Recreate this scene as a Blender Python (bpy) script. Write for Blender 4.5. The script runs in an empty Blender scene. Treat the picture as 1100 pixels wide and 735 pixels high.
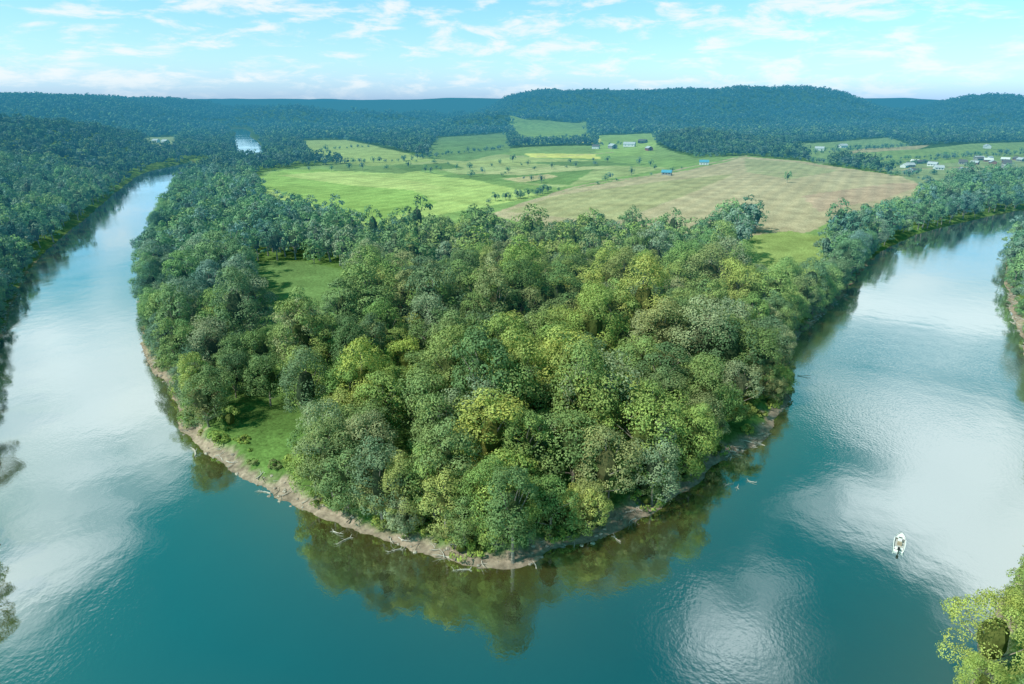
import bpy, math, numpy as np, random
from mathutils import Vector, Matrix
rng=np.random.default_rng(7); random.seed(7)
scene=bpy.context.scene
CAM_H=90.0; PITCH=math.radians(19.54); F=720.0
S,C=math.sin(PITCH),math.cos(PITCH)
def P(u,v,z=0.0):
    """survey point: bearing measured in the photograph -> map coordinates on the level z"""
    p=(u-550)/F; q=(v-367.5)/F
    t=(CAM_H-z)/(S+q*C)
    return (p*t,(C-q*S)*t)
def PL(l): return [P(*a) for a in l]
# ------------------------------------------------------------------ noise
def _h(ix,iy,s):
    n=np.sin(ix*127.1+iy*311.7+s*74.7)*43758.5453
    return n-np.floor(n)
def vn(x,y,s=0):
    x=np.asarray(x,float);y=np.asarray(y,float)
    ix=np.floor(x);iy=np.floor(y);fx=x-ix;fy=y-iy
    fx=fx*fx*(3-2*fx);fy=fy*fy*(3-2*fy)
    a=_h(ix,iy,s);b=_h(ix+1,iy,s);c=_h(ix,iy+1,s);d=_h(ix+1,iy+1,s)
    return (a*(1-fx)+b*fx)*(1-fy)+(c*(1-fx)+d*fx)*fy
def fbm(x,y,s=0,o=4):
    r=0;a=.5
    for i in range(o):
        r=r+a*vn(x*2**i,y*2**i,s+i*13);a*=.5
    return r
def ss(a,b,x):
    t=np.clip((x-a)/(b-a),0,1);return t*t*(3-2*t)
# ------------------------------------------------------------------ river plan
def catmull(pts,n=6):
    pts=[np.array(p) for p in pts];out=[]
    for i in range(len(pts)-1):
        p0=pts[max(i-1,0)];p1=pts[i];p2=pts[i+1];p3=pts[min(i+2,len(pts)-1)]
        for k in range(n):
            t=k/n
            out.append(.5*((2*p1)+(-p0+p2)*t+(2*p0-5*p1+4*p2-p3)*t*t+(-p0+3*p1-3*p2+p3)*t**3))
    out.append(pts[-1]);return out
outer_left=PL([(215,172),(160,184),(128,205),(92,236),(55,266),(30,296),(14,335),(2,372),(-8,395)])+[(-151,178),(-126,140),(-101,108),(-92,82),(-70,62),(-30,52),(20,52),(46,58),(62,72),(76,88),(112,124),(150,165)]
outer=outer_left+PL([(1106,398),(1092,360),(1082,330),(1078,300),(1080,272),(1096,254),(1120,243)])+[(560,560),(760,600),(1400,640)]
pshore=PL([(950,270),(922,300),(900,330),(868,355),(852,385),(852,425),(838,452),(820,476),(790,491),(765,512),(740,536),(690,563),(640,584),(592,596),(562,613),(520,616),(478,605),(430,590),(372,573),(322,549),(262,516),(216,486),(192,462),(186,435),(170,405),(154,383),(148,340),(150,300),(160,270),(172,240)])
penin=[(1400,720),(760,680)]+PL([(1125,224),(1085,228),(1050,236),(1000,248)])+pshore+PL([(184,215),(196,192),(235,176)])
river=np.array(catmull(outer,5)+catmull(penin,5))
far_river=np.array(PL([(246,138),(262,138),(269,142),(268,147),(275,151),(293,163,17),(256,163,17),(253,152),(252,147),(254,143)]))
def inpoly(x,y,poly):
    r=np.zeros(np.shape(x),bool);n=len(poly);j=n-1
    for i in range(n):
        xi,yi=poly[i];xj,yj=poly[j]
        if yi!=yj:
            c=((yi>y)!=(yj>y))&(x<(xj-xi)*(y-yi)/(yj-yi)+xi);r^=c
        j=i
    return r
def polydist(x,y,poly,closed=True):
    d=np.full(np.shape(x),1e18);n=len(poly)
    for i in range(n if closed else n-1):
        ax,ay=poly[i];bx,by=poly[(i+1)%n]
        dx,dy=bx-ax,by-ay;L=dx*dx+dy*dy
        if L<1e-9: continue
        t=np.clip(((x-ax)*dx+(y-ay)*dy)/L,0,1)
        np.minimum(d,(x-ax-t*dx)**2+(y-ay-t*dy)**2,out=d)
    return np.sqrt(d)
def sd(x,y):
    x=np.asarray(x,float);y=np.asarray(y,float)
    d=np.full(x.shape,900.0)
    m=y<1150
    xx=x[m]+4*(fbm(x[m]/14,y[m]/14,3)-.47)+2.2*(fbm(x[m]/4.5,y[m]/4.5,4)-.47);yy=y[m]+4*(fbm(x[m]/14,y[m]/14,9)-.47)+2.2*(fbm(x[m]/4.5,y[m]/4.5,8)-.47)
    dd=polydist(xx,yy,river);dd[inpoly(xx,yy,river)]*=-1
    d[m]=dd
    m=(y>=1150)&(y<3400)&(x<0)
    dd=polydist(x[m],y[m],far_river);dd[inpoly(x[m],y[m],far_river)]*=-1
    d[m]=dd
    return d
ol=np.array(sorted([(p[1],p[0]) for p in outer_left[:13]]))
def height(x,y,d):
    x=np.asarray(x,float);y=np.asarray(y,float)
    h=np.where(d<0,-.25+np.maximum(d*.3,-4),0)
    bank=-.25+.9*ss(0,3.2,d)+1.9*ss(3,7,d)+1.2*ss(8,70,d)
    bank=bank+(fbm(x/4,y/4,5)-.47)*1.3*ss(0,3,d)
    h=np.where(d>=0,bank,h)
    lx=np.interp(y,ol[:,0],ol[:,1])
    left=np.clip(lx-x,0,None)
    hl=48*ss(5,240,left)*ss(180,330,y)*(1-ss(1100,1700,y))
    hl=hl*(.75+.5*fbm(x/160,y/160,21))
    hill=104*ss(-900,-1600,x+.16*(y-2500)+0)*ss(1500,2700,y)*(1-ss(3600,4400,y))*(.7+.5*fbm(x/500,y/500,31))
    e=fbm(x/420,y/420,41)
    big=150*ss(-360,250,x+260*(e-.5))*(1-ss(1500,2050,x+300*(e-.5)))*ss(2950,3600,y+500*(e-.5))*(1-ss(4300,4800,y))*(.74+.42*fbm(x/330,y/330,51))
    mid=66*ss(2100,2700,y)*ss(.32,.72,fbm(x/450,y/300,61))*(1-ss(-100,300,x)*(1-ss(2600,3000,y)))*(1-ss(3800,4500,y))
    far=(58+125*fbm(x/1300,y/900,71))*ss(5600,7200,y)
    r2=122*np.exp(-((x-2480)/330)**2-((y-3700)/500)**2)+100*np.exp(-((x-3300)/450)**2-((y-4300)/500)**2)
    kx,ky=P(748,160);knoll=22*np.exp(-((x-kx)/95)**2-((y-ky)/120)**2)
    roll=5*ss(500,1200,y)*(fbm(x/220,y/220,91)-.47)*ss(0,60,d)
    rel=np.maximum.reduce([hl,hill,big,mid,far,r2])
    k=np.where(y>1150,ss(0,260,d),ss(0,30,d))
    return h+(rel+knoll+roll)*k
# ------------------------------------------------------------------ land use
Z=22
farmland=np.array(PL([(262,197,0),(292,186),(340,180),(430,176),(500,170),(535,163),(560,160),(620,158),(700,160),(745,172),(800,170),(860,176),(940,188),(1003,199)]+
 [(985,206,Z),(950,216,Z),(900,228,Z),(868,236,Z),(850,238,Z),(830,222,Z),(790,216,Z),(765,226,Z),(740,236,Z),(690,236,Z),(640,228,Z),(590,234,Z),(545,232,Z),(500,228,Z),(440,232,Z),(402,238,Z),(376,224,Z),(335,214,Z),(290,206,Z)]))
open_areas=[farmland]
def OA(*l):
    a=np.array(PL(l));open_areas.append(a);return a
c1=OA((268,288),(330,288),(378,300),(380,320,20),(318,326,26),(270,314,26))
c2=OA((795,260),(850,254),(888,260),(884,280,Z),(835,288,Z),(796,280,Z))
c3=OA((222,478),(240,446),(296,460),(312,500),(306,534),(262,514))
c4=OA((648,574),(660,536),(686,545),(688,562))
c5=OA((772,510),(774,470),(820,444),(834,452),(812,478))
g1=OA((548,139),(630,138),(640,148,14),(560,151,14))
g2=OA((640,147),(706,145),(704,160,14),(640,162,14))
g3=OA((845,158),(955,149),(990,156,12),(880,171,12))
g4=OA((890,171),(1040,157),(1130,153),(1130,170,12),(960,179,12))
g5=OA((945,182),(1130,172),(1130,194,12),(1010,198,12))
g6=OA((320,153),(372,152),(470,167,12),(400,172,12),(335,166,12))
g7=OA((150,151),(192,149),(190,160,12),(156,162,12))
g8=OA((-40,150),(40,147),(52,160,12),(-40,166,12))
g11=OA((470,150),(545,144),(548,158,12),(500,168,12),(455,164,12))
def Pg(*l): return np.array(PL(l))
GREEN=(.20,.30,.11);LIME=(.34,.43,.15);TAN=(.40,.34,.22);YEL=(.55,.54,.17);PALE=(.26,.32,.17)
crops=[
 (farmland,GREEN,4),
 (Pg((255,205),(292,188),(420,183),(505,196),(585,214),(400,250)),LIME,3),
 (Pg((262,198),(300,186),(345,184),(430,202),(470,222),(400,245)),(.25,.37,.11),3),
 (Pg((300,192),(350,187),(440,197),(480,206),(450,209),(380,203)),(.39,.46,.17),3),
 (Pg((340,178),(440,172),(470,184),(430,190),(360,186)),(.17,.25,.10),3),
 (Pg((430,176),(540,168),(640,180),(720,184),(600,206),(505,194)),(.30,.35,.16),3),
 (Pg((470,193),(560,186),(640,184),(612,203),(520,198)),(.15,.24,.09),3),
 (Pg((500,190),(620,180),(660,183),(560,192)),(.38,.40,.20),3),
 (Pg((540,196),(590,191),(600,194),(560,200)),(.42,.38,.21),3),
 (Pg((470,180),(560,172),(640,176),(560,182)),(.33,.38,.16),3),
 (Pg((560,178),(640,176),(690,180),(620,182)),(.14,.22,.09),3),
 (Pg((420,181),(480,178),(500,184),(440,187)),(.12,.20,.08),3),
 (Pg((525,236),(560,222),(625,205),(740,186),(800,171),(860,176),(940,188),(1006,199),(975,216),(900,240),(850,262),(640,262)),TAN,2),
 (Pg((545,232),(600,214),(700,200),(790,190),(740,212),(660,245)),(.34,.33,.18),4),
 (Pg((800,173),(860,178),(900,186),(850,196),(800,188)),(.33,.33,.19),4),
 (Pg((860,215),(960,200),(1000,200),(950,218),(880,232)),(.43,.32,.23),4),
 (Pg((560,165),(640,167),(646,174),(570,172)),YEL,1),
 (Pg((520,166),(600,160),(700,163),(740,170),(700,176),(640,168)),(.20,.29,.11),2),
 (g1,(.22,.33,.11),2),(g2,(.25,.36,.12),2),(Pg((612,150),(645,151),(645,156),(614,155)),YEL,1),
 (g3,(.20,.29,.14),2),(Pg((900,168),(930,162),(1000,157),(960,170)),(.35,.31,.19),2),(g4,(.20,.29,.12),3),(g5,(.23,.29,.16),3),
 (g6,(.30,.37,.14),3),(g7,PALE,2),(g8,(.21,.33,.11),2),(g11,(.15,.24,.10),3),
 (c1,(.14,.23,.08),2),(c2,(.25,.32,.11),2)]
lanes=[(Pg((590,214),(625,203),(700,192),(745,182),(800,170)),2.4),(Pg((722,190),(760,183),(862,190),(960,206)),1.6),(Pg((545,170),(600,171),(660,166)),2.5),(Pg((940,186),(1000,184),(1130,182)),3)]
def open_mask(x,y):
    m=np.zeros(np.shape(x),bool)
    for a in open_areas: m|=inpoly(x,y,a)
    return m
# ------------------------------------------------------------------ node helpers
def new_mat(n):
    m=bpy.data.materials.new(n);m.use_nodes=True;m.node_tree.nodes.clear();return m,m.node_tree
def N(nt,t,**k):
    n=nt.nodes.new(t)
    for a,b in k.items(): setattr(n,a,b)
    return n
def math_(nt,op,a,b=None,clamp=False):
    n=nt.nodes.new('ShaderNodeMath');n.operation=op;n.use_clamp=clamp
    for i,v in enumerate((a,b)):
        if v is None: continue
        if isinstance(v,(int,float)): n.inputs[i].default_value=v
        else: nt.links.new(v,n.inputs[i])
    return n.outputs[0]
def mixc(nt,f,a,b,bt='MIX'):
    n=nt.nodes.new('ShaderNodeMix');n.data_type='RGBA';n.blend_type=bt;n.clamp_factor=True
    for s,v in ((n.inputs[0],f),(n.inputs[6],a),(n.inputs[7],b)):
        if isinstance(v,(int,float)): s.default_value=v
        elif isinstance(v,tuple): s.default_value=(*v,1) if len(v)==3 else v
        else: nt.links.new(v,s)
    return n.outputs[2]
def noise(nt,vec,scale,detail=4,rough=.55,dist=0):
    n=N(nt,'ShaderNodeTexNoise');n.inputs['Scale'].default_value=scale;n.inputs['Detail'].default_value=detail
    n.inputs['Roughness'].default_value=rough;n.inputs['Distortion'].default_value=dist
    nt.links.new(vec,n.inputs['Vector']);return n.outputs['Fac']
def mrange(nt,v,a,b,c=0.,d=1.,smooth=True):
    n=N(nt,'ShaderNodeMapRange');n.interpolation_type='SMOOTHSTEP' if smooth else 'LINEAR'
    nt.links.new(v,n.inputs[0])
    for i,k in enumerate((a,b,c,d)): n.inputs[i+1].default_value=k
    return n.outputs[0]
HAZE=(.040,.265,.430)  # haze colour that surfaces emit, in place of lit air
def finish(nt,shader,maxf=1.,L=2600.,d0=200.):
    """aerial haze painted into the surface as emission, growing away from the origin"""
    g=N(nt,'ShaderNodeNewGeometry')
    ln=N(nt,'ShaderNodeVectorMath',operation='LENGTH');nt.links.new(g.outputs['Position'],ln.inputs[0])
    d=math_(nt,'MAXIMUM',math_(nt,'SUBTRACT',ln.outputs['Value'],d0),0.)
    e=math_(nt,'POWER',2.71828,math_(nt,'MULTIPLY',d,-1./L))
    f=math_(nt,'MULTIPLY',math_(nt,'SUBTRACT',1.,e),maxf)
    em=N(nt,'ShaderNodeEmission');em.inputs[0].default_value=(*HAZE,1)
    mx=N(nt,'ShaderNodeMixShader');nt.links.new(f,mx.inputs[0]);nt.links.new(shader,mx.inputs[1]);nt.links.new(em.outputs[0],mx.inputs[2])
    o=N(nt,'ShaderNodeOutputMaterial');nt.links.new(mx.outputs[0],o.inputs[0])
def foliage_mat(name,cols,bright=1.0,simple=False):
    m,nt=new_mat(name)
    oi=N(nt,'ShaderNodeObjectInfo')
    r=N(nt,'ShaderNodeValToRGB');nt.links.new(oi.outputs['Random'],r.inputs[0])
    el=r.color_ramp.elements
    el[0].position=0;el[0].color=(*cols[0],1);el[1].position=1;el[1].color=(*cols[-1],1)
    for i,c in enumerate(cols[1:-1]):
        e=el.new((i+1)/(len(cols)-1));e.color=(*c,1)
    g=N(nt,'ShaderNodeNewGeometry')
    pos=g.outputs['Position']
    at=N(nt,'ShaderNodeAttribute',attribute_name='tone')
    c=mixc(nt,1.,r.outputs[0],at.outputs['Color'],'MULTIPLY')
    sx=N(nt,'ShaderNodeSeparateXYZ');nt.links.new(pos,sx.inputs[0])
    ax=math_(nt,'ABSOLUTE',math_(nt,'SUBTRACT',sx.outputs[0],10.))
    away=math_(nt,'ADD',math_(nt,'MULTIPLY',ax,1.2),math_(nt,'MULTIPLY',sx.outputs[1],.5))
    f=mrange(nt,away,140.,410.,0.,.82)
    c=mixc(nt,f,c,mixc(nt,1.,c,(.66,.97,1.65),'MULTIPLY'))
    n1=noise(nt,pos,.035,1)
    c=mixc(nt,mrange(nt,n1,.4,.65,0.,.5),c,mixc(nt,1.,c,(1.14,1.1,.9),'MULTIPLY'))
    if not simple:
        n2=noise(nt,pos,1.3,2)
        k=mrange(nt,n2,.3,.7,.80*bright,1.22*bright,False)
        cc=N(nt,'ShaderNodeCombineColor');[nt.links.new(k,cc.inputs[i]) for i in range(3)]
        c=mixc(nt,1.,c,cc.outputs[0],'MULTIPLY')
    d=N(nt,'ShaderNodeBsdfDiffuse');nt.links.new(c,d.inputs[0]);sh=d.outputs[0]
    if not simple:
        t=N(nt,'ShaderNodeBsdfTranslucent');nt.links.new(mixc(nt,1.,c,(1.2,1.25,.6),'MULTIPLY'),t.inputs[0])
        mx=N(nt,'ShaderNodeMixShader');mx.inputs[0].default_value=.13
        nt.links.new(d.outputs[0],mx.inputs[1]);nt.links.new(t.outputs[0],mx.inputs[2]);sh=mx.outputs[0]
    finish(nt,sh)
    return m
def simple_mat(name,col,rough=.8,nscale=0,namt=.3,metal=0):
    m,nt=new_mat(name)
    b=N(nt,'ShaderNodeBsdfPrincipled');b.inputs['Roughness'].default_value=rough;b.inputs['Metallic'].default_value=metal
    if nscale:
        tc=N(nt,'ShaderNodeTexCoord');n=noise(nt,tc.outputs['Object'],nscale,5)
        c=mixc(nt,mrange(nt,n,.3,.7),tuple(v*(1-namt) for v in col),tuple(v*(1+namt) for v in col))
        nt.links.new(c,b.inputs['Base Color'])
    else: b.inputs['Base Color'].default_value=(*col,1)
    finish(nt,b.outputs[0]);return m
leaf_cols=[(.130,.205,.068),(.235,.290,.078),(.090,.150,.064),(.260,.295,.084),(.14,.200,.084),(.205,.265,.076),(.076,.125,.064),(.19,.235,.140),(.235,.235,.110),(.115,.175,.074),(.295,.315,.085),(.15,.17,.085)]
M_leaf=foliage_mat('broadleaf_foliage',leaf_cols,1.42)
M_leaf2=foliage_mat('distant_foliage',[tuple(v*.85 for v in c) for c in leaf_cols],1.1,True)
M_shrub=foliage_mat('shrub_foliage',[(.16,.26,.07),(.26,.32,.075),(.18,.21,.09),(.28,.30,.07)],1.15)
M_bark=simple_mat('bark',(.24,.21,.17),.9,2.,.4)
M_drift=simple_mat('weathered_wood',(.50,.46,.40),.85,3.,.25)
# ------------------------------------------------------------------ mesh helpers
def mesh_np(name,verts,faces4,mats,matidx=None,tone=None,smooth=False):
    me=bpy.data.meshes.new(name)
    nv=len(verts);nf=len(faces4);k=faces4.shape[1]
    me.vertices.add(nv);me.vertices.foreach_set('co',verts.astype(np.float32).ravel())
    me.loops.add(nf*k);me.loops.foreach_set('vertex_index',faces4.astype(np.int32).ravel())
    me.polygons.add(nf);me.polygons.foreach_set('loop_start',np.arange(0,nf*k,k,dtype=np.int32))
    try: me.polygons.foreach_set('loop_total',np.full(nf,k,dtype=np.int32))
    except Exception: pass
    for m in mats: me.materials.append(m)
    if matidx is not None: me.polygons.foreach_set('material_index',matidx.astype(np.int32))
    me.polygons.foreach_set('use_smooth',np.full(nf,smooth))
    if tone is not None:
        a=me.color_attributes.new('tone','FLOAT_COLOR','POINT')
        c=np.ones((nv,4),np.float32);c[:,:3]=tone if tone.ndim==2 else tone[:,None]
        a.data.foreach_set('color',c.ravel())
    me.update(calc_edges=True);me.validate();return me
def tube(p0,p1,r0,r1,n=6,bend=0):
    p0=np.array(p0,float);p1=np.array(p1,float);a=p1-p0;L=np.linalg.norm(a);a/=L
    u=np.cross(a,[0,0,1.]) ; 
    if np.linalg.norm(u)<.1: u=np.cross(a,[1.,0,0])
    u/=np.linalg.norm(u);w=np.cross(a,u)
    vs=[];K=4
    for i in range(K):
        t=i/(K-1);c=p0+a*L*t+u*bend*math.sin(math.pi*t)*L;r=r0+(r1-r0)*t
        for j in range(n):
            th=2*math.pi*j/n;vs.append(c+r*(u*math.cos(th)+w*math.sin(th)))
    fs=[[i*n+j,i*n+(j+1)%n,(i+1)*n+(j+1)%n,(i+1)*n+j] for i in range(K-1) for j in range(n)]
    return np.array(vs),np.array(fs)
def blob(c,rx,rz,r,n=8,m=5):
    vs=[];ph=r.uniform(0,6)
    for i in range(m+1):
        t=math.pi*i/m
        for j in range(n):
            a=2*math.pi*j/n;k=1+.15*math.sin(3*a+ph+i)
            vs.append((c[0]+math.sin(t)*math.cos(a)*rx*k,c[1]+math.sin(t)*math.sin(a)*rx*k,c[2]+math.cos(t)*rz))
    fs=[[i*n+j,i*n+(j+1)%n,(i+1)*n+(j+1)%n,(i+1)*n+j] for i in range(m) for j in range(n)]
    return np.array(vs),np.array(fs)[:,::-1]
def make_tree(name,seed,H,R,nl,per,leaf,trunk=True,low=.22,mat=None,jit=.34,lr0=.20,lr1=.40):
    mat=mat or M_leaf
    r=np.random.default_rng(seed)
    cz=H*(low+1)/2;az=H*(1-low)/2*.86
    cs=[];rs=[]
    for i in range(nl):
        th=r.uniform(0,2*math.pi);z=r.uniform(-.9,1.0)
        rr=math.sqrt(max(0,1-z*z))
        if z<0: rr=rr**.4
        k=r.uniform(.62,.84)
        asym=1+.16*math.sin(th*2+seed)+.10*math.sin(th*3+seed*2)
        c=np.array([math.cos(th)*rr*R*k*asym,math.sin(th)*rr*R*k*asym,cz+z*az*k*1.08])
        cs.append(c);rs.append(R*r.uniform(lr0,lr1))
    V=[];Fc=[];T=[];off=0;MI=[]
    for c,lr in zip(cs,rs):
        n=int(per*(lr/(R*.3))**2)
        d=r.normal(size=(n,3));d/=np.linalg.norm(d,axis=1)[:,None]
        out=(c-np.array([0,0,cz]));out/=np.linalg.norm(out)+1e-6
        keep=(d@out>-.3)&(d[:,2]>-.6);d=d[keep];n=len(d)
        lump=1+.14*np.sin(d[:,0]*5+seed+c[0])*np.sin(d[:,1]*5+c[1])+.08*np.sin(d[:,2]*9+c[2])
        p=c+d*(lr*lump*r.uniform(.84,1.05,n))[:,None]*np.array([1,1,.82])
        nn=d+r.normal(size=(n,3))*jit;nn[:,2]+=.15;nn/=np.linalg.norm(nn,axis=1)[:,None]
        q=r.normal(size=(n,3));u=np.cross(nn,q);u/=np.linalg.norm(u,axis=1)[:,None];w=np.cross(nn,u)
        s=leaf*r.uniform(.55,1.25,n)[:,None]
        e=lambda: r.uniform(.6,1.15,n)[:,None]
        quad=np.stack([p+u*s*e()*.5,p+w*s*e()*.45,p-u*s*e()*.5,p-w*s*e()*.45],1).reshape(-1,3)
        V.append(quad);Fc.append(np.arange(n*4).reshape(-1,4)+off);off+=n*4
        base=r.uniform(.84,1.16)
        t=np.repeat(base*r.uniform(.90,1.10,n),4)
        hue=r.uniform(-.05,.05)
        T.append(np.stack([t*(1+hue),t,t*(1-hue)],1))
        MI.append(np.zeros(n))
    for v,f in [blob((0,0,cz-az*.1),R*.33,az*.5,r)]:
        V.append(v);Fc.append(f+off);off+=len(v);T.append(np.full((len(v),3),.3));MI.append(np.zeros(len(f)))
    if trunk:
        parts=[tube((0,0,-1),(r.uniform(-.6,.6),r.uniform(-.6,.6),H*.62),.022*H*.8,.08,8,.02)]
        for i in r.choice(len(cs),min(9,len(cs)),replace=False):
            z0=min(cs[i][2]*.6,H*.5)
            parts.append(tube((0,0,z0),cs[i],.10+.004*H,.04,5,.05))
        for v,f in parts:
            V.append(v);Fc.append(f+off);off+=len(v);T.append(np.ones((len(v),3)));MI.append(np.ones(len(f)))
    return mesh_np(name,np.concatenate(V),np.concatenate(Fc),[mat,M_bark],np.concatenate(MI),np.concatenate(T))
def lib(name,meshes):
    c=bpy.data.collections.new(name)
    for i,me in enumerate(meshes):
        o=bpy.data.objects.new(me.name,me);c.objects.link(o)
    return c
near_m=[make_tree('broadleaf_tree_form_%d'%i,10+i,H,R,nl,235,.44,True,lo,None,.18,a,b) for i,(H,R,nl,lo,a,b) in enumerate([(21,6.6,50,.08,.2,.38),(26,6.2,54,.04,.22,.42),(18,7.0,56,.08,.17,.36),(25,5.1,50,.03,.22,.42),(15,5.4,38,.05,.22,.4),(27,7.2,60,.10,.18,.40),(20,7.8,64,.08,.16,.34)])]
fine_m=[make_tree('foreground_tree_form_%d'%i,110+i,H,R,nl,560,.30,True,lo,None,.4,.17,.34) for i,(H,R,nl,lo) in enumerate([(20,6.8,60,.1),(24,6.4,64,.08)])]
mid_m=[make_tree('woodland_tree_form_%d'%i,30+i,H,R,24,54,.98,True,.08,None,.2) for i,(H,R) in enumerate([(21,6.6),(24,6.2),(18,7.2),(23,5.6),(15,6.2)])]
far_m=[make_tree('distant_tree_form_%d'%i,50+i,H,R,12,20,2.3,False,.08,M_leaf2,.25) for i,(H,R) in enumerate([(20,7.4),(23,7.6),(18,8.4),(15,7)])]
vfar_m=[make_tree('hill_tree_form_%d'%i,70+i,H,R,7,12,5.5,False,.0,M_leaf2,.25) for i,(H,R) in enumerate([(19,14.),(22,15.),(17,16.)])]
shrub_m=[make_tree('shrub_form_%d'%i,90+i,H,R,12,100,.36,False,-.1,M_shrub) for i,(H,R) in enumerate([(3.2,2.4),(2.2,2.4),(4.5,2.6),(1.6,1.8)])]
L_near=lib('near_tree_forms',near_m);L_mid=lib('mid_tree_forms',mid_m);L_far=lib('far_tree_forms',far_m);L_vfar=lib('hill_tree_forms',vfar_m);L_shrub=lib('shrub_forms',shrub_m)
def scatter(name,coll,pos,scl,nvar):
    n=len(pos)
    me=bpy.data.meshes.new(name);me.vertices.add(n);me.vertices.foreach_set('co',pos.astype(np.float32).ravel())
    a=me.attributes.new('rot','FLOAT_VECTOR','POINT');rv=np.zeros((n,3),np.float32);rv[:,2]=rng.uniform(0,6.283,n);rv[:,:2]=rng.normal(0,.05,(n,2));a.data.foreach_set('vector',rv.ravel())
    a=me.attributes.new('scl','FLOAT_VECTOR','POINT');a.data.foreach_set('vector',scl.astype(np.float32).ravel())
    a=me.attributes.new('vid','INT','POINT');a.data.foreach_set('value',rng.integers(0,nvar,n).astype(np.int32))
    me.update()
    ob=bpy.data.objects.new(name,me);scene.collection.objects.link(ob)
    ng=bpy.data.node_groups.new(name+'_scatter','GeometryNodeTree')
    ng.interface.new_socket('Geometry',in_out='INPUT',socket_type='NodeSocketGeometry')
    ng.interface.new_socket('Geometry',in_out='OUTPUT',socket_type='NodeSocketGeometry')
    gi=ng.nodes.new('NodeGroupInput');go=ng.nodes.new('NodeGroupOutput')
    m2p=ng.nodes.new('GeometryNodeMeshToPoints')
    ip=ng.nodes.new('GeometryNodeInstanceOnPoints');ci=ng.nodes.new('GeometryNodeCollectionInfo')
    ci.inputs[0].default_value=coll;ci.inputs['Separate Children'].default_value=True;ci.inputs['Reset Children'].default_value=True
    def na(nm,t):
        x=ng.nodes.new('GeometryNodeInputNamedAttribute');x.data_type=t;x.inputs[0].default_value=nm
        return [o for o in x.outputs if o.enabled and o.name=='Attribute'][0]
    Lk=ng.links.new
    Lk(gi.outputs[0],m2p.inputs[0]);Lk(m2p.outputs[0],ip.inputs['Points']);Lk(ci.outputs[0],ip.inputs['Instance'])
    ip.inputs['Pick Instance'].default_value=True
    Lk(na('vid','INT'),ip.inputs['Instance Index'])
    Lk(na('rot','FLOAT_VECTOR'),ip.inputs['Rotation']);Lk(na('scl','FLOAT_VECTOR'),ip.inputs['Scale'])
    Lk(ip.outputs[0],go.inputs[0])
    md=ob.modifiers.new('scatter','NODES');md.node_group=ng
    return ob
# ------------------------------------------------------------------ terrain
ys=list(np.arange(-200,80,6.));y=80.
while y<13000: ys.append(y);y+=max(1.2,.0082*y)
ys=np.array(ys);NC=700
sx_=np.linspace(-1,1,NC)
Wd=300+.86*np.maximum(ys,0)
GX=sx_[None,:]*Wd[:,None];GY=np.repeat(ys[:,None],NC,1)
fx,fy=GX.ravel(),GY.ravel()
D=sd(fx,fy);HZ=height(fx,fy,D)
nr=len(ys);idx=np.arange(nr*NC).reshape(nr,NC)
quads=np.stack([idx[:-1,:-1],idx[:-1,1:],idx[1:,1:],idx[1:,:-1]],-1).reshape(-1,4)
col=np.zeros((len(fx),3));n1=fbm(fx/9,fy/9,101)
grass=np.array([.11,.19,.05])
col[:]=grass*(.6+.85*n1[:,None])
col[fy>1300]=np.array([.055,.11,.04])
sel=(fy<3500)
xs_,ys_=fx[sel],fy[sel]
cs_=col[sel]
wx=xs_+3*(vn(xs_/20,ys_/20,5)-.5);wy=ys_+3*(vn(xs_/20,ys_/20,6)-.5)
for poly,cc,kind in crops:
    m=inpoly(wx,wy,poly)
    v=.8+.4*fbm(xs_[m]/40,ys_[m]/40,kind*7,5)
    cs_[m]=np.array(cc)*v[:,None]
for ln,wd in lanes:
    dd=polydist(wx,wy,ln,False);m=dd<wd;cs_[m]=(.38,.32,.22)
col[sel]=cs_
mud=np.array([.31,.245,.185])*(.5+fbm(fx/1.3,fy/1.3,77)[:,None])
wf=1-.65*ss(170,300,fy)*(1-ss(60,150,fx)*(1-ss(330,420,fy)))
wf=wf*(1-.7*((fx<-85)&(fy<200)&(fx<-70-.45*fy)))
mw=(4.5+7*(fbm(fx/11,fy/11,55)-.45)+5*(fbm(fx/3,fy/3,56)-.45))*wf
f=(1-ss(mw-.8,mw+1.2,D))[:,None];f[(fy>420)]*=.15
col=col*(1-f)+mud*f
wet=(1-ss(.2,1.6,D))[:,None]*.5*f;col=col*(1-wet)+np.array([.11,.09,.06])*wet
col[D<-.5]=np.array([.12,.10,.05])
M_ground,nt=new_mat('river_valley_ground')
at=N(nt,'ShaderNodeAttribute',attribute_name='tone');g=N(nt,'ShaderNodeNewGeometry')
p=g.outputs['Position']
na_=noise(nt,p,.9,6,.65);nb_=noise(nt,p,.05,5)
def mulk(c,fac,a,b):
    k=mrange(nt,fac,.3,.7,a,b,False);cc=N(nt,'ShaderNodeCombineColor');[nt.links.new(k,cc.inputs[i]) for i in range(3)]
    return mixc(nt,1.,c,cc.outputs[0],'MULTIPLY')
c=mulk(at.outputs['Color'],na_,.62,1.38)
c=mulk(c,nb_,.8,1.22)
mp=N(nt,'ShaderNodeMapping');nt.links.new(p,mp.inputs[0]);mp.inputs['Rotation'].default_value=(0,0,math.radians(28))
wv=N(nt,'ShaderNodeTexWave');wv.inputs['Scale'].default_value=.022;wv.inputs['Distortion'].default_value=2.5;wv.inputs['Detail'].default_value=4;wv.inputs['Detail Scale'].default_value=.6
nt.links.new(mp.outputs[0],wv.inputs[0])
sx=N(nt,'ShaderNodeSeparateXYZ');nt.links.new(p,sx.inputs[0])
rowf=math_(nt,'MULTIPLY',mrange(nt,sx.outputs[1],420.,560.),.26)
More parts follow.
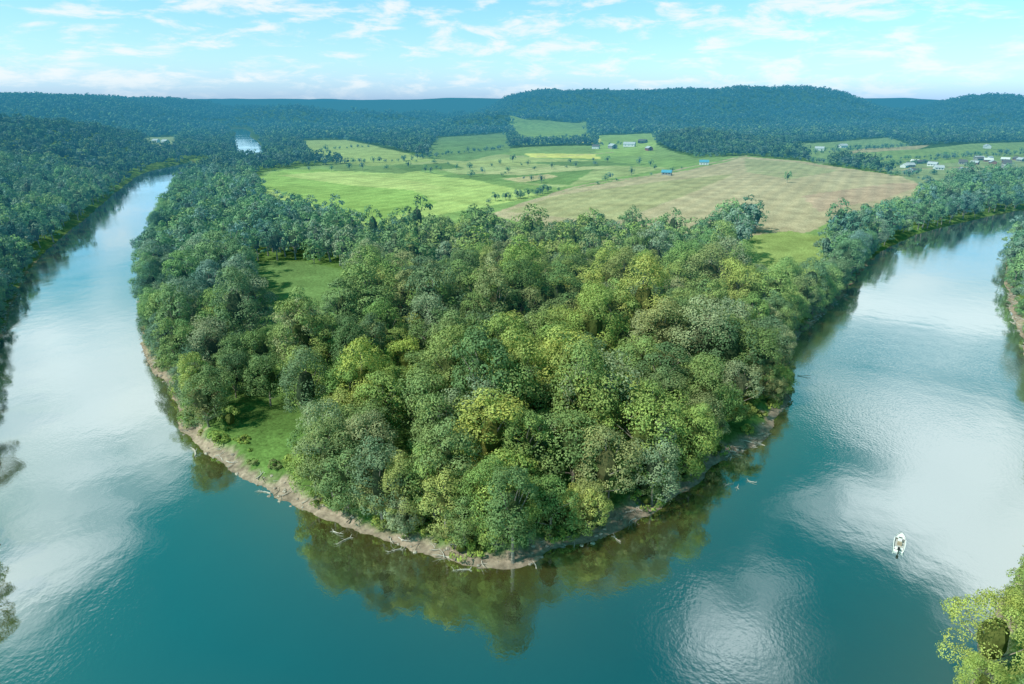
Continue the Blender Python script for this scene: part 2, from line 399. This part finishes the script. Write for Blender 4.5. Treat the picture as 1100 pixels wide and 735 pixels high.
c=mixc(nt,rowf,c,mixc(nt,wv.outputs[0],mixc(nt,1.,c,(.72,.78,.8),'MULTIPLY'),mixc(nt,1.,c,(1.25,1.18,1.1),'MULTIPLY')))
b=N(nt,'ShaderNodeBsdfDiffuse');nt.links.new(c,b.inputs[0])
bp=N(nt,'ShaderNodeBump');bp.inputs['Distance'].default_value=.5;bp.inputs['Strength'].default_value=.6;nt.links.new(na_,bp.inputs['Height']);nt.links.new(bp.outputs[0],b.inputs['Normal'])
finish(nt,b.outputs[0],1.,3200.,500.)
me=mesh_np('ground',np.stack([fx,fy,HZ],1),quads,[M_ground],None,col,True)
ground=bpy.data.objects.new('ground',me);scene.collection.objects.link(ground)
# ------------------------------------------------------------------ water
qw=quads[D[quads].min(1)<5]
used=np.unique(qw);remap=-np.ones(len(fx),int);remap[used]=np.arange(len(used))
wvrt=np.stack([fx[used],fy[used],np.zeros(len(used))],1)
dw=D[used];sh=np.exp(np.minimum(dw+1,0)/16.)
sx0,sy0=P(165,425);shoal=np.exp(-((fx[used]-sx0)/10)**2-((fy[used]-sy0)/18)**2)
sh=np.clip(sh+shoal*.9,0,1)*(fy[used]<1100)
M_water,nt=new_mat('river_water')
at=N(nt,'ShaderNodeAttribute',attribute_name='tone');sp=N(nt,'ShaderNodeSeparateColor');nt.links.new(at.outputs['Color'],sp.inputs[0])
g=N(nt,'ShaderNodeNewGeometry')
mp=N(nt,'ShaderNodeMapping');nt.links.new(g.outputs['Position'],mp.inputs[0]);mp.inputs['Scale'].default_value=(1,.8,1);mp.inputs['Rotation'].default_value=(0,0,.35)
r1=noise(nt,mp.outputs[0],1.3,3,.5);r2=noise(nt,mp.outputs[0],.16,2,.5)
calm=noise(nt,g.outputs['Position'],.012,3,.5,.6)
amp=mrange(nt,calm,.40,.62,.2,1.05)
hgt=math_(nt,'ADD',math_(nt,'MULTIPLY',math_(nt,'MULTIPLY',r1,amp),.038),math_(nt,'MULTIPLY',r2,.04))
bp=N(nt,'ShaderNodeBump');bp.inputs['Strength'].default_value=1.;bp.inputs['Distance'].default_value=1.;nt.links.new(hgt,bp.inputs['Height'])
nz=noise(nt,g.outputs['Position'],.02,3)
deep=mixc(nt,mrange(nt,nz,.35,.65),(.002,.034,.032),(.003,.050,.046))
c=mixc(nt,sp.outputs[0],deep,(.095,.085,.025))
d=N(nt,'ShaderNodeBsdfDiffuse');nt.links.new(c,d.inputs[0])
gl=N(nt,'ShaderNodeBsdfGlossy');gl.inputs['Roughness'].default_value=.04;gl.inputs['Color'].default_value=(.90,.98,.98,1);nt.links.new(bp.outputs[0],gl.inputs['Normal'])
fr=N(nt,'ShaderNodeFresnel');fr.inputs[0].default_value=1.33;nt.links.new(bp.outputs[0],fr.inputs['Normal'])
fc=math_(nt,'ADD',math_(nt,'MULTIPLY',fr.outputs[0],.6),.56,True)
mx=N(nt,'ShaderNodeMixShader');nt.links.new(fc,mx.inputs[0]);nt.links.new(d.outputs[0],mx.inputs[1]);nt.links.new(gl.outputs[0],mx.inputs[2])
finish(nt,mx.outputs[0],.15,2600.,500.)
me=mesh_np('river',wvrt,remap[qw],[M_water],None,np.stack([sh,sh,sh],1),True)
river_ob=bpy.data.objects.new('river',me);scene.collection.objects.link(river_ob)
# ------------------------------------------------------------------ forests
def cand(y0,y1,s,margin=60,jit=.42):
    yy=np.arange(y0,y1,s*.87);X=[];Y=[]
    for i,yv in enumerate(yy):
        w=margin+.80*max(yv,0)
        xx=np.arange(-w,w,s)+(i%2)*s/2
        X.append(xx);Y.append(np.full(len(xx),yv))
    X=np.concatenate(X);Y=np.concatenate(Y)
    X=X+rng.uniform(-jit,jit,len(X))*s;Y=Y+rng.uniform(-jit,jit,len(Y))*s
    return X,Y
def plant(name,coll,nvar,y0,y1,s,margin,smin,smax,mind,gap=0,rnd=3,extra=None,jit=.42):
    X,Y=cand(y0,y1,s,margin,jit);d=sd(X,Y);m=(d>mind+rng.uniform(0,rnd,len(X)))
    X,Y,d=X[m],Y[m],d[m]
    m=~open_mask(X,Y)
    if gap: m&=fbm(X/gap,Y/gap,200)<.66
    m&=~(Y<104)&~((X>85)&(Y<150))&~((X<-80)&(Y<165))
    if y0>1000: m&=(d>22)
    X,Y,d=X[m],Y[m],d[m]
    sc=rng.uniform(smin,smax,len(X))*(.74+.52*fbm(X/30,Y/30,300))
    sc=sc*(.82+.18*ss(2,20,d))
    scl=np.stack([sc*rng.uniform(.9,1.12,len(X)),sc*rng.uniform(.9,1.12,len(X)),sc*rng.uniform(.78,1.08,len(X))],1)
    if extra is not None:
        X=np.concatenate([X,extra[0]]);Y=np.concatenate([Y,extra[1]]);scl=np.concatenate([scl,extra[2]]);d=np.concatenate([d,extra[3]])
    z=height(X,Y,d)-.3
    return scatter(name,coll,np.stack([X,Y,z],1),scl,nvar),len(X)
# a closed edge of smaller trees that lean over the banks
line=catmull(pshore,4);ex=[];ey=[]
for a_,b_ in zip(line[:-1],line[1:]):
    L=np.linalg.norm(b_-a_);nrm=np.array([-(b_-a_)[1],(b_-a_)[0]])/max(L,1e-6)
    nn=L/5.2;n=int(nn)+(random.random()<nn-int(nn))
    for k in range(n):
        t=random.random();off=random.uniform(4.2,9)
        for sg in(1,-1):
            q=a_+(b_-a_)*t+nrm*off*sg;ex.append(q[0]);ey.append(q[1])
ex=np.array(ex);ey=np.array(ey);ed=sd(ex,ey)
mm=(ed>3.2)&(ey>100)&(~open_mask(ex,ey));ex,ey,ed=ex[mm],ey[mm],ed[mm]
es=rng.uniform(.40,.92,len(ex));es=np.stack([es*rng.uniform(.95,1.2,len(ex)),es*rng.uniform(.95,1.2,len(ex)),es],1)
_,a=plant('riverside_forest',L_near,7,100,330,11.6,80,.98,1.52,4.2,0,3,(ex,ey,es,ed),.36)
_,b_=plant('valley_forest',L_mid,5,330,760,11.0,80,.86,1.44,1.5,0,2,None,.38)
_,c_=plant('distant_forest',L_far,4,760,1750,13.5,80,.65,1.25,2,300,2)
_,d_=plant('hill_forest',L_vfar,3,1750,5000,26,100,.7,1.25,5)
print('TREES',a,b_,c_,d_)
X,Y=cand(100,420,2.5,60);d=sd(X,Y)
nn=fbm(X/11,Y/11,400)
m=(d>3.4)&(d<10.5)&(nn>.38)
oc=np.zeros(len(X),bool)
for poly in (c3,c4,c5): oc|=inpoly(X,Y,poly)
m&=~(oc&(rng.uniform(size=len(X))>.15))
X,Y,d=X[m],Y[m],d[m];sc=rng.uniform(.4,1.5,len(X))
scatter('shoreline_shrubs',L_shrub,np.stack([X,Y,height(X,Y,d)-.2],1),np.stack([sc,sc,sc*rng.uniform(.7,1.2,len(X))],1),4)
deb=[]
for i in range(3):
    r=np.random.default_rng(500+i);v,f=blob((0,0,.1),.5,.28,r,7,4);v=v*(1+r.normal(0,.08,v.shape));deb.append(mesh_np('bank_stone_form_%d'%i,v,f,[simple_mat('river_stone_%d'%i,(.30+.07*i,.26+.06*i,.21+.05*i),.9,4.,.3)]))
for i in range(3):
    v,f=tube((-1.6,0,.1),(1.6,.1,.3+.15*i),.13,.03,5,.12);v2,f2=tube((.1,0,.15),(.9,.8,.6),.06,.02,4,.1);deb.append(mesh_np('bank_stick_form_%d'%i,np.concatenate([v,v2]),np.concatenate([f,f2+len(v)]),[M_drift if i else M_bark]))
L_deb=lib('bank_debris_forms',deb)
X,Y=cand(100,330,1.3,60,.5);d=sd(X,Y);m=(d>.3)&(d<4.6)&(fbm(X/6,Y/6,411)>.45)&(rng.uniform(size=len(X))<.5)
X,Y,d=X[m],Y[m],d[m];sc=rng.uniform(.3,1.3,len(X))
scatter('bank_debris',L_deb,np.stack([X,Y,height(X,Y,d)],1),np.stack([sc,sc,sc],1),6)
hp=[]
for line_,st in [([(528,222),(560,217),(600,209)],7),([(330,180),(430,176),(470,170),(540,162)],9),([(745,172),(800,169),(860,175),(940,187),(1000,197)],9),([(540,160),(620,157),(700,159)],10),([(640,140),(640,160)],14),([(845,170),(900,167),(990,157)],10),([(440,175),(520,186)],45),([(505,194),(640,180)],30),([(870,178),(960,174),(1100,169)],10),([(560,152),(640,149)],12),([(960,192),(1050,190),(1120,188)],9),([(560,182),(640,176),(720,184)],40),([(420,182),(500,186),(600,204)],36),([(880,166),(960,160)],14),([(1000,176),(1060,168),(1120,166)],11),([(940,183),(1000,178)],9),([(330,166),(400,160)],14),([(300,188),(360,186),(430,184)],26),([(630,204),(700,192),(740,184)],45)]:
    pts=PL(line_)
    for (ax,ay),(bx,by) in zip(pts[:-1],pts[1:]):
        L=math.hypot(bx-ax,by-ay);n=max(1,int(L/st))
        for k in range(n):
            t=(k+random.random())/n;hp.append((ax+(bx-ax)*t+random.uniform(-4,4),ay+(by-ay)*t+random.uniform(-4,4)))
hp=np.array(hp);d=sd(hp[:,0],hp[:,1]);sc=rng.uniform(.25,.7,len(hp))
scatter('field_hedgerow',L_mid,np.stack([hp[:,0],hp[:,1],height(hp[:,0],hp[:,1],d)-.3],1),np.stack([sc*1.15,sc*1.15,sc*.85],1),5)
def hz(x,y):
    a=np.array([x]);b=np.array([y]);return float(height(a,b,sd(a,b))[0])
def lone(name,me,x,y,s,rz=0,zs=1):
    o=bpy.data.objects.new(name,me);o.location=(x,y,hz(x,y)-.2);o.scale=(s,s,s*zs);o.rotation_euler=(0,0,rz);scene.collection.objects.link(o);return o
for i,(u,v,s) in enumerate([(551,178,.75),(537,181,.45),(457,189,.6),(463,190,.45),(650,199,.62),(655,197,.5),(678,193,.6),(703,186,.45),(845,200,.72),(473,186,.4),(528,183,.35),(640,158,.8),(560,182,.3)]):
    x,y=P(u,v);lone('field_tree',mid_m[i%5],x,y,s*1.1,i,.9)
for i,(u,v,k,s) in enumerate([(551,606,3,1.02),(412,570,1,.95),(632,576,4,.78),(340,540,2,.85),(436,578,4,.7),(480,585,0,.9),(590,580,6,.8),(372,556,4,.8),(520,590,2,.75),(700,545,0,.95),(740,520,1,.9)]):
    x,y=P(u,v);lone('broadleaf_tree',near_m[k],x,y,s,i*1.7)
for i,(x,y,k,s,zs) in enumerate([(76,84,0,.95,1.05),(88,90,1,.92,1.0),(66,70,0,.75,.9),(78,72,1,.85,.95),(104,104,0,.85,.9),(58,56,1,.7,.9),(90,78,0,.9,.9),(71,78,1,.62,.9),
      (-156,177,0,1.05,.9),(-149,160,0,.72,.8),(-102,105,1,.64,.72),(-112,116,0,.7,.8),(-97,82,0,.45,.6),(-172,190,1,1.,1),(-188,206,0,1.,1),(176,176,0,.9,1),(182,196,1,.8,1)]):
    lone('broadleaf_tree',fine_m[k],x,y,s,i*2.1,zs)
# ------------------------------------------------------------------ buildings
def box_mesh(name,w,l,h,mat):
    v=np.array([[x*w/2,y*l/2,z*h] for z in (0,1) for x,y in((-1,-1),(1,-1),(1,1),(-1,1))]);f=np.array([[0,3,2,1],[4,5,6,7],[0,1,5,4],[1,2,6,5],[2,3,7,6],[3,0,4,7]])
    return mesh_np(name,v,f,[mat])
def add_child(name,me,par,loc=(0,0,0),rot=(0,0,0)):
    o=bpy.data.objects.new(name,me);o.parent=par;o.location=loc;o.rotation_euler=rot;scene.collection.objects.link(o);return o
M_white=simple_mat('white_painted_siding',(.75,.75,.72),.6,1.,.06);M_red=simple_mat('barn_red_boards',(.26,.07,.05),.8,1.,.2)
M_grey=simple_mat('grey_boards',(.30,.29,.27),.8,1.,.2);M_tin=simple_mat('tin_roof',(.50,.53,.55),.45,.5,.12);M_blue=simple_mat('blue_steel_roof',(.10,.34,.48),.4,.5,.1)
M_shg=simple_mat('shingle_roof',(.12,.11,.11),.85,2.,.2);M_glass=simple_mat('window_glass',(.03,.04,.05),.1);M_dark=simple_mat('dark_opening',(.02,.02,.02),.9);M_brick=simple_mat('brick_wall',(.28,.14,.10),.85,2.,.2)
def building(name,u,v,w,l,h,rot,wall,roof,house=False):
    x,y=P(u,v,3)
    e=bpy.data.objects.new(name,None);e.location=(x,y,hz(x,y)-.1);e.rotation_euler=(0,0,rot);scene.collection.objects.link(e)
    rh=w*.32
    V=np.array([[-w/2,-l/2,0],[w/2,-l/2,0],[w/2,l/2,0],[-w/2,l/2,0],[-w/2,-l/2,h],[w/2,-l/2,h],[w/2,l/2,h],[-w/2,l/2,h],[0,-l/2,h+rh],[0,l/2,h+rh]])
    m=bpy.data.meshes.new('walls');m.from_pydata([tuple(a) for a in V],[],[(0,1,5,8,4),(1,2,6,5),(2,3,7,9,6),(3,0,4,7)]);m.materials.append(wall);add_child('walls',m,e)
    ov=.6;sl=rh/(w/2);R=[]
    for sgn in(-1,1):
        for yy in(-l/2-ov,l/2+ov):
            R+= [(sgn*(w/2+ov),yy,h-sl*ov+.05),(0,yy,h+rh+.05),(0,yy,h+rh+.25),(sgn*(w/2+ov),yy,h-sl*ov+.25)]
    fs=[]
    for k in(0,8):
        a=list(range(k,k+4));b=list(range(k+4,k+8));fs+=[tuple(a),tuple(b)]
        for i in range(4): fs.append((a[i],a[(i+1)%4],b[(i+1)%4],b[i]))
    m=bpy.data.meshes.new('roof');m.from_pydata(R,[],fs);m.materials.append(roof);add_child('roof',m,e)
    if house:
        add_child('front_door',box_mesh('front_door',1.1,.12,2.1,M_dark),e,(0,-l/2-.04,0))
        for k in(-1,1): add_child('window_gable',box_mesh('window_gable',1.2,.1,1.3,M_glass),e,(k*w*.3,-l/2-.04,1))
        for sgn in(-1,1):
            for k in(-.3,0,.3): add_child('window_side',box_mesh('window_side',.1,1.3,1.3,M_glass),e,(sgn*(w/2+.04),k*l,1))
        add_child('chimney',box_mesh('chimney',.9,.9,2.2,M_brick),e,(w*.12,l*.2,h+rh*.6))
    else:
        add_child('barn_door',box_mesh('barn_door',w*.36,.16,h*.8,M_dark),e,(0,-l/2-.05,0))
        add_child('loft_door',box_mesh('loft_door',1.8,.16,1.6,M_dark),e,(0,-l/2-.05,h+.3))
        for sgn in(-1,1):
            for k in(-.3,0,.3): add_child('side_opening',box_mesh('side_opening',.12,1.6,1.2,M_dark),e,(sgn*(w/2+.03),k*l,h*.5))
B=building
B('pole_barn',716,189,8,12,4,1.2,M_grey,M_blue);B('farm_house',756,178,8,13,4.5,1.35,M_white,M_blue,True)
B('tobacco_barn',658,160,12,20,6,.3,M_grey,M_tin);B('tobacco_barn',676,159,12,24,6,1.2,M_white,M_tin);B('tobacco_barn',690,157,10,18,5,.9,M_dark,M_shg);B('tobacco_barn',697,163,10,16,5,.2,M_red,M_tin)
B('farm_house',640,160,10,14,5,1.2,M_white,M_shg,True);B('farm_house',590,152,10,16,5,.4,M_white,M_tin,True)
for i in range(26):
    u=random.uniform(965,1098);v=random.uniform(172,187)-(u-965)*.02
    B('farm_house' if i%3 else 'storage_shed',u,v,random.uniform(6,9),random.uniform(9,14),3.2,random.uniform(0,3),[M_white,M_grey,M_grey,M_brick][i%4],[M_tin,M_shg,M_tin,M_shg,M_white][i%5],i%3>0)
for u,v in[(168,154),(178,155),(905,160),(880,163),(1060,160)]:
    B('farm_house',u,v,10,16,5,random.uniform(0,3),M_white,M_tin,True)
# ------------------------------------------------------------------ driftwood
def driftwood(u,v,L,ang,r=.22,up=.15,seed=0):
    rr=random.Random(seed);x,y=P(u,v)
    V=[];Fs=[];off=0
    dx,dy=math.cos(ang),math.sin(ang)
    parts=[tube((0,0,0),(dx*L,dy*L,up*L),r,r*.35,7,.05)]
    for k in range(5):
        t=rr.uniform(.3,.95);a=ang+rr.choice([-1,1])*rr.uniform(.5,1.1);l=L*rr.uniform(.15,.35)
        p=(dx*L*t,dy*L*t,up*L*t);parts.append(tube(p,(p[0]+math.cos(a)*l,p[1]+math.sin(a)*l,p[2]+rr.uniform(.0,.5)*l),r*.45,r*.12,5,.08))
    for k in range(4):
        a=k*1.6;parts.append(tube((0,0,0),(-dx*.5+math.cos(a)*.5*-dy,-dy*.5+math.cos(a)*.5*dx,math.sin(a)*.6),r*.5,.04,5,.1))
    for a,b in parts: V.append(a);Fs.append(b+off);off+=len(a)
    o=bpy.data.objects.new('driftwood_log',mesh_np('driftwood_log',np.concatenate(V),np.concatenate(Fs),[M_drift],smooth=True));o.location=(x,y,max(.1,hz(x,y)+.1));scene.collection.objects.link(o)
for i,a in enumerate([(210,490,4.5,2.1,.26,.03),(358,571,3,-.5,.10,.1),(376,578,3.6,-2.3,.10,.05),(430,590,3,-2.6,.09,.05),(504,612,3.4,3.3,.09,.02),(290,530,3.4,2.9,.14,.02),(780,521,2.2,.3,.10,.05),(792,524,1.4,1.1,.07,.2),(804,517,2.0,-.6,.08,.1),(858,404,4,-.2,.14,.1),(660,577,2.4,-1.1,.08,.05)]):
    driftwood(*a,seed=i)
# ------------------------------------------------------------------ boat
M_gel=simple_mat('white_gelcoat',(.80,.80,.78),.3);M_deck=simple_mat('grey_deck',(.42,.42,.40),.7);M_seat=simple_mat('tan_vinyl',(.35,.28,.2),.6);M_blk=simple_mat('black_cowling',(.02,.02,.022),.3);M_steel=simple_mat('stainless_rail',(.6,.6,.6),.25,metal=1)
bx,by=P(966,585);boat=bpy.data.objects.new('fishing_boat',None);boat.location=(bx,by,0);boat.rotation_euler=(0,0,math.radians(-33));scene.collection.objects.link(boat)
st=[(-3.1,1.02,.75),(-2,1.12,.76),(-.5,1.18,.8),(1,1.12,.88),(2.1,.86,.97),(2.9,.46,1.05),(3.4,.05,1.12)]
V=[];Fs=[]
for yy,w,h in st:
    V+=[(0,yy,-.3+max(0,(yy-1.5))*.14),(w*.82,yy,-.05+max(0,yy-1.5)*.12),(w,yy,h),(w*.86,yy,h),(w*.84,yy,.38),(0,yy,.38),(-w*.84,yy,.38),(-w*.86,yy,h),(-w,yy,h),(-w*.82,yy,-.05+max(0,yy-1.5)*.12)]
for i in range(len(st)-1):
    for j in range(10): Fs.append((i*10+j,i*10+(j+1)%10,(i+1)*10+(j+1)%10,(i+1)*10+j))
Fs+=[(0,1,4,5),(1,2,3,4),(0,5,6,9),(6,7,8,9)]
m=bpy.data.meshes.new('hull');m.from_pydata(V,[],Fs);m.materials.append(M_gel);m.materials.append(M_deck)
for pl in m.polygons:
    if pl.index<60 and pl.index%10 in(4,5): pl.material_index=1
add_child('hull',m,boat)
def bev(name,w,l,h,mat,loc,rot=(0,0,0),bw=.05):
    o=add_child(name,box_mesh(name,w,l,h,mat),boat,loc,rot);b=o.modifiers.new('b','BEVEL');b.width=bw;b.segments=2;return o
m=bpy.data.meshes.new('bow_deck');m.from_pydata([(-.9,1.2,.8),(.9,1.2,.8),(.66,2.2,.86),(.3,2.9,.93),(0,3.2,.98),(-.3,2.9,.93),(-.66,2.2,.86)],[],[(0,1,2,3,4,5,6)]);m.materials.append(M_gel);add_child('bow_deck',m,boat)
bev('console',.75,.7,.95,M_gel,(0,.2,.38));bev('windshield',.7,.05,.4,M_glass,(0,.5,1.3),(.4,0,0),.01)
bev('helm_seat',.9,.5,.6,M_seat,(0,-.8,.38));bev('helm_backrest',.9,.12,.45,M_seat,(0,-1.05,.95))
bev('stern_bench',1.6,.5,.35,M_gel,(0,-2.5,.38));bev('cooler',.8,.45,.4,M_gel,(0,.95,.38))
bev('outboard_cowling',.5,.7,.6,M_blk,(0,-3.45,.75),bw=.14);bev('outboard_leg',.18,.3,1.2,M_blk,(0,-3.42,-.4))
for sgn in(-1,1):
    pts=[(sgn*1.0,1.0,.9),(sgn*.85,1.9,1.25),(sgn*.45,2.8,1.35),(0,3.25,1.4)]
    for k in range(3):
        v,f=tube(pts[k],pts[k+1],.025,.025,6);add_child('bow_rail',mesh_np('bow_rail',v,f,[M_steel]),boat)
# ------------------------------------------------------------------ light and sky
SE,SAZ=math.radians(48),math.radians(-115)  # sun to the left, a little behind the viewpoint
sd_=Vector((math.sin(SAZ)*math.cos(SE),math.cos(SAZ)*math.cos(SE),math.sin(SE)))
sl=bpy.data.lights.new('sun','SUN');sl.energy=4.8;sl.angle=math.radians(2.0);sl.color=(1,.96,.88)
so=bpy.data.objects.new('sun',sl);so.rotation_euler=sd_.to_track_quat('Z','Y').to_euler();scene.collection.objects.link(so)
w=bpy.data.worlds.new('World');scene.world=w;w.use_nodes=True;nt=w.node_tree;nt.nodes.clear()
sk=N(nt,'ShaderNodeTexSky',sky_type='NISHITA',sun_disc=False);sk.sun_elevation=SE;sk.sun_rotation=SAZ;sk.air_density=1.0;sk.dust_density=1.2;sk.ozone_density=1.
tc=N(nt,'ShaderNodeTexCoord');sp=N(nt,'ShaderNodeSeparateXYZ');nt.links.new(tc.outputs['Generated'],sp.inputs[0])
zc=math_(nt,'MAXIMUM',sp.outputs[2],0.);zz=math_(nt,'ADD',zc,.06)
px=math_(nt,'DIVIDE',sp.outputs[0],zz);py=math_(nt,'DIVIDE',sp.outputs[1],zz)
cv=N(nt,'ShaderNodeCombineXYZ');nt.links.new(px,cv.inputs[0]);nt.links.new(py,cv.inputs[1])
n_hi=noise(nt,cv.outputs[0],1.7,5,.6,.3)
bias=None
for cx,cy,s,A in [(-1.6,2.2,.7,.32),(-1.0,1.1,.34,.26),(-1.2,1.6,.40,.22),(1.95,2.8,.8,.38),(1.3,1.9,.42,.30),(1.15,1.35,.40,.34),(.42,.98,.24,.30),(1.05,1.0,.25,.20),(-2.6,4.0,1.2,.24),(2.6,4.2,1.,.25),(-.2,1.2,.6,-.30),(.75,1.75,.3,-.25)]:
    vm=N(nt,'ShaderNodeVectorMath',operation='DISTANCE');nt.links.new(cv.outputs[0],vm.inputs[0]);vm.inputs[1].default_value=(cx,cy,0)
    t=mrange(nt,vm.outputs['Value'],0.,s*1.5,A,0.)
    bias=t if bias is None else math_(nt,'ADD',bias,t)
c_hi=mrange(nt,math_(nt,'ADD',n_hi,bias),.52,.82)
cv2=N(nt,'ShaderNodeCombineXYZ');nt.links.new(math_(nt,'MULTIPLY',sp.outputs[0],13.),cv2.inputs[0]);nt.links.new(math_(nt,'MULTIPLY',sp.outputs[1],5.),cv2.inputs[1]);nt.links.new(math_(nt,'MULTIPLY',sp.outputs[2],46.),cv2.inputs[2])
n_lo=noise(nt,cv2.outputs[0],1.,6,.62,.3)
c_lo=mrange(nt,n_lo,.46,.66)
low=mrange(nt,sp.outputs[2],.14,.26,1.,0.)
cl=math_(nt,'ADD',math_(nt,'MULTIPLY',c_lo,low),math_(nt,'MULTIPLY',c_hi,math_(nt,'SUBTRACT',1.,low)),True)
cr=N(nt,'ShaderNodeValToRGB');nt.links.new(sp.outputs[2],cr.inputs[0]);el=cr.color_ramp.elements
el[0].position=0;el[0].color=(1.5/4,2.3/4,4.0/4,1);el[1].position=1;el[1].color=(.10/4,1.3/4,.95/4,1)
for pz,cc in((.03,(1.45,2.1,3.05)),(.08,(1.25,1.9,2.45)),(.13,(1.1,1.85,2.2)),(.22,(.40,1.6,1.5)),(.40,(.08,1.40,.98))):
    e=el.new(pz);e.color=(cc[0]/4,cc[1]/4,cc[2]/4,1)
tint=mixc(nt,1.,cr.outputs[0],(4.,4.,4.),'MULTIPLY')
base=mixc(nt,1.,sk.outputs[0],tint,'MULTIPLY')
cloud=mixc(nt,low,(12.6,13.9,14.3,1),(9.2,9.8,10.,1))
horizon=mrange(nt,sp.outputs[2],0.,.04,.25,1.)
out=mixc(nt,math_(nt,'MULTIPLY',cl,math_(nt,'MULTIPLY',horizon,.88)),base,cloud)
bg=N(nt,'ShaderNodeBackground');bg.inputs[1].default_value=.10;nt.links.new(out,bg.inputs[0])
o=N(nt,'ShaderNodeOutputWorld');nt.links.new(bg.outputs[0],o.inputs[0])
scene.view_settings.view_transform='Standard';scene.view_settings.look='None';scene.view_settings.exposure=0
cam=bpy.data.cameras.new('camera');cam.sensor_width=36;cam.lens=36*F/1100;cam.clip_start=1;cam.clip_end=40000
co=bpy.data.objects.new('camera',cam);co.location=(0,0,CAM_H);co.rotation_euler=(math.pi/2-PITCH,0,0);scene.collection.objects.link(co);scene.camera=co
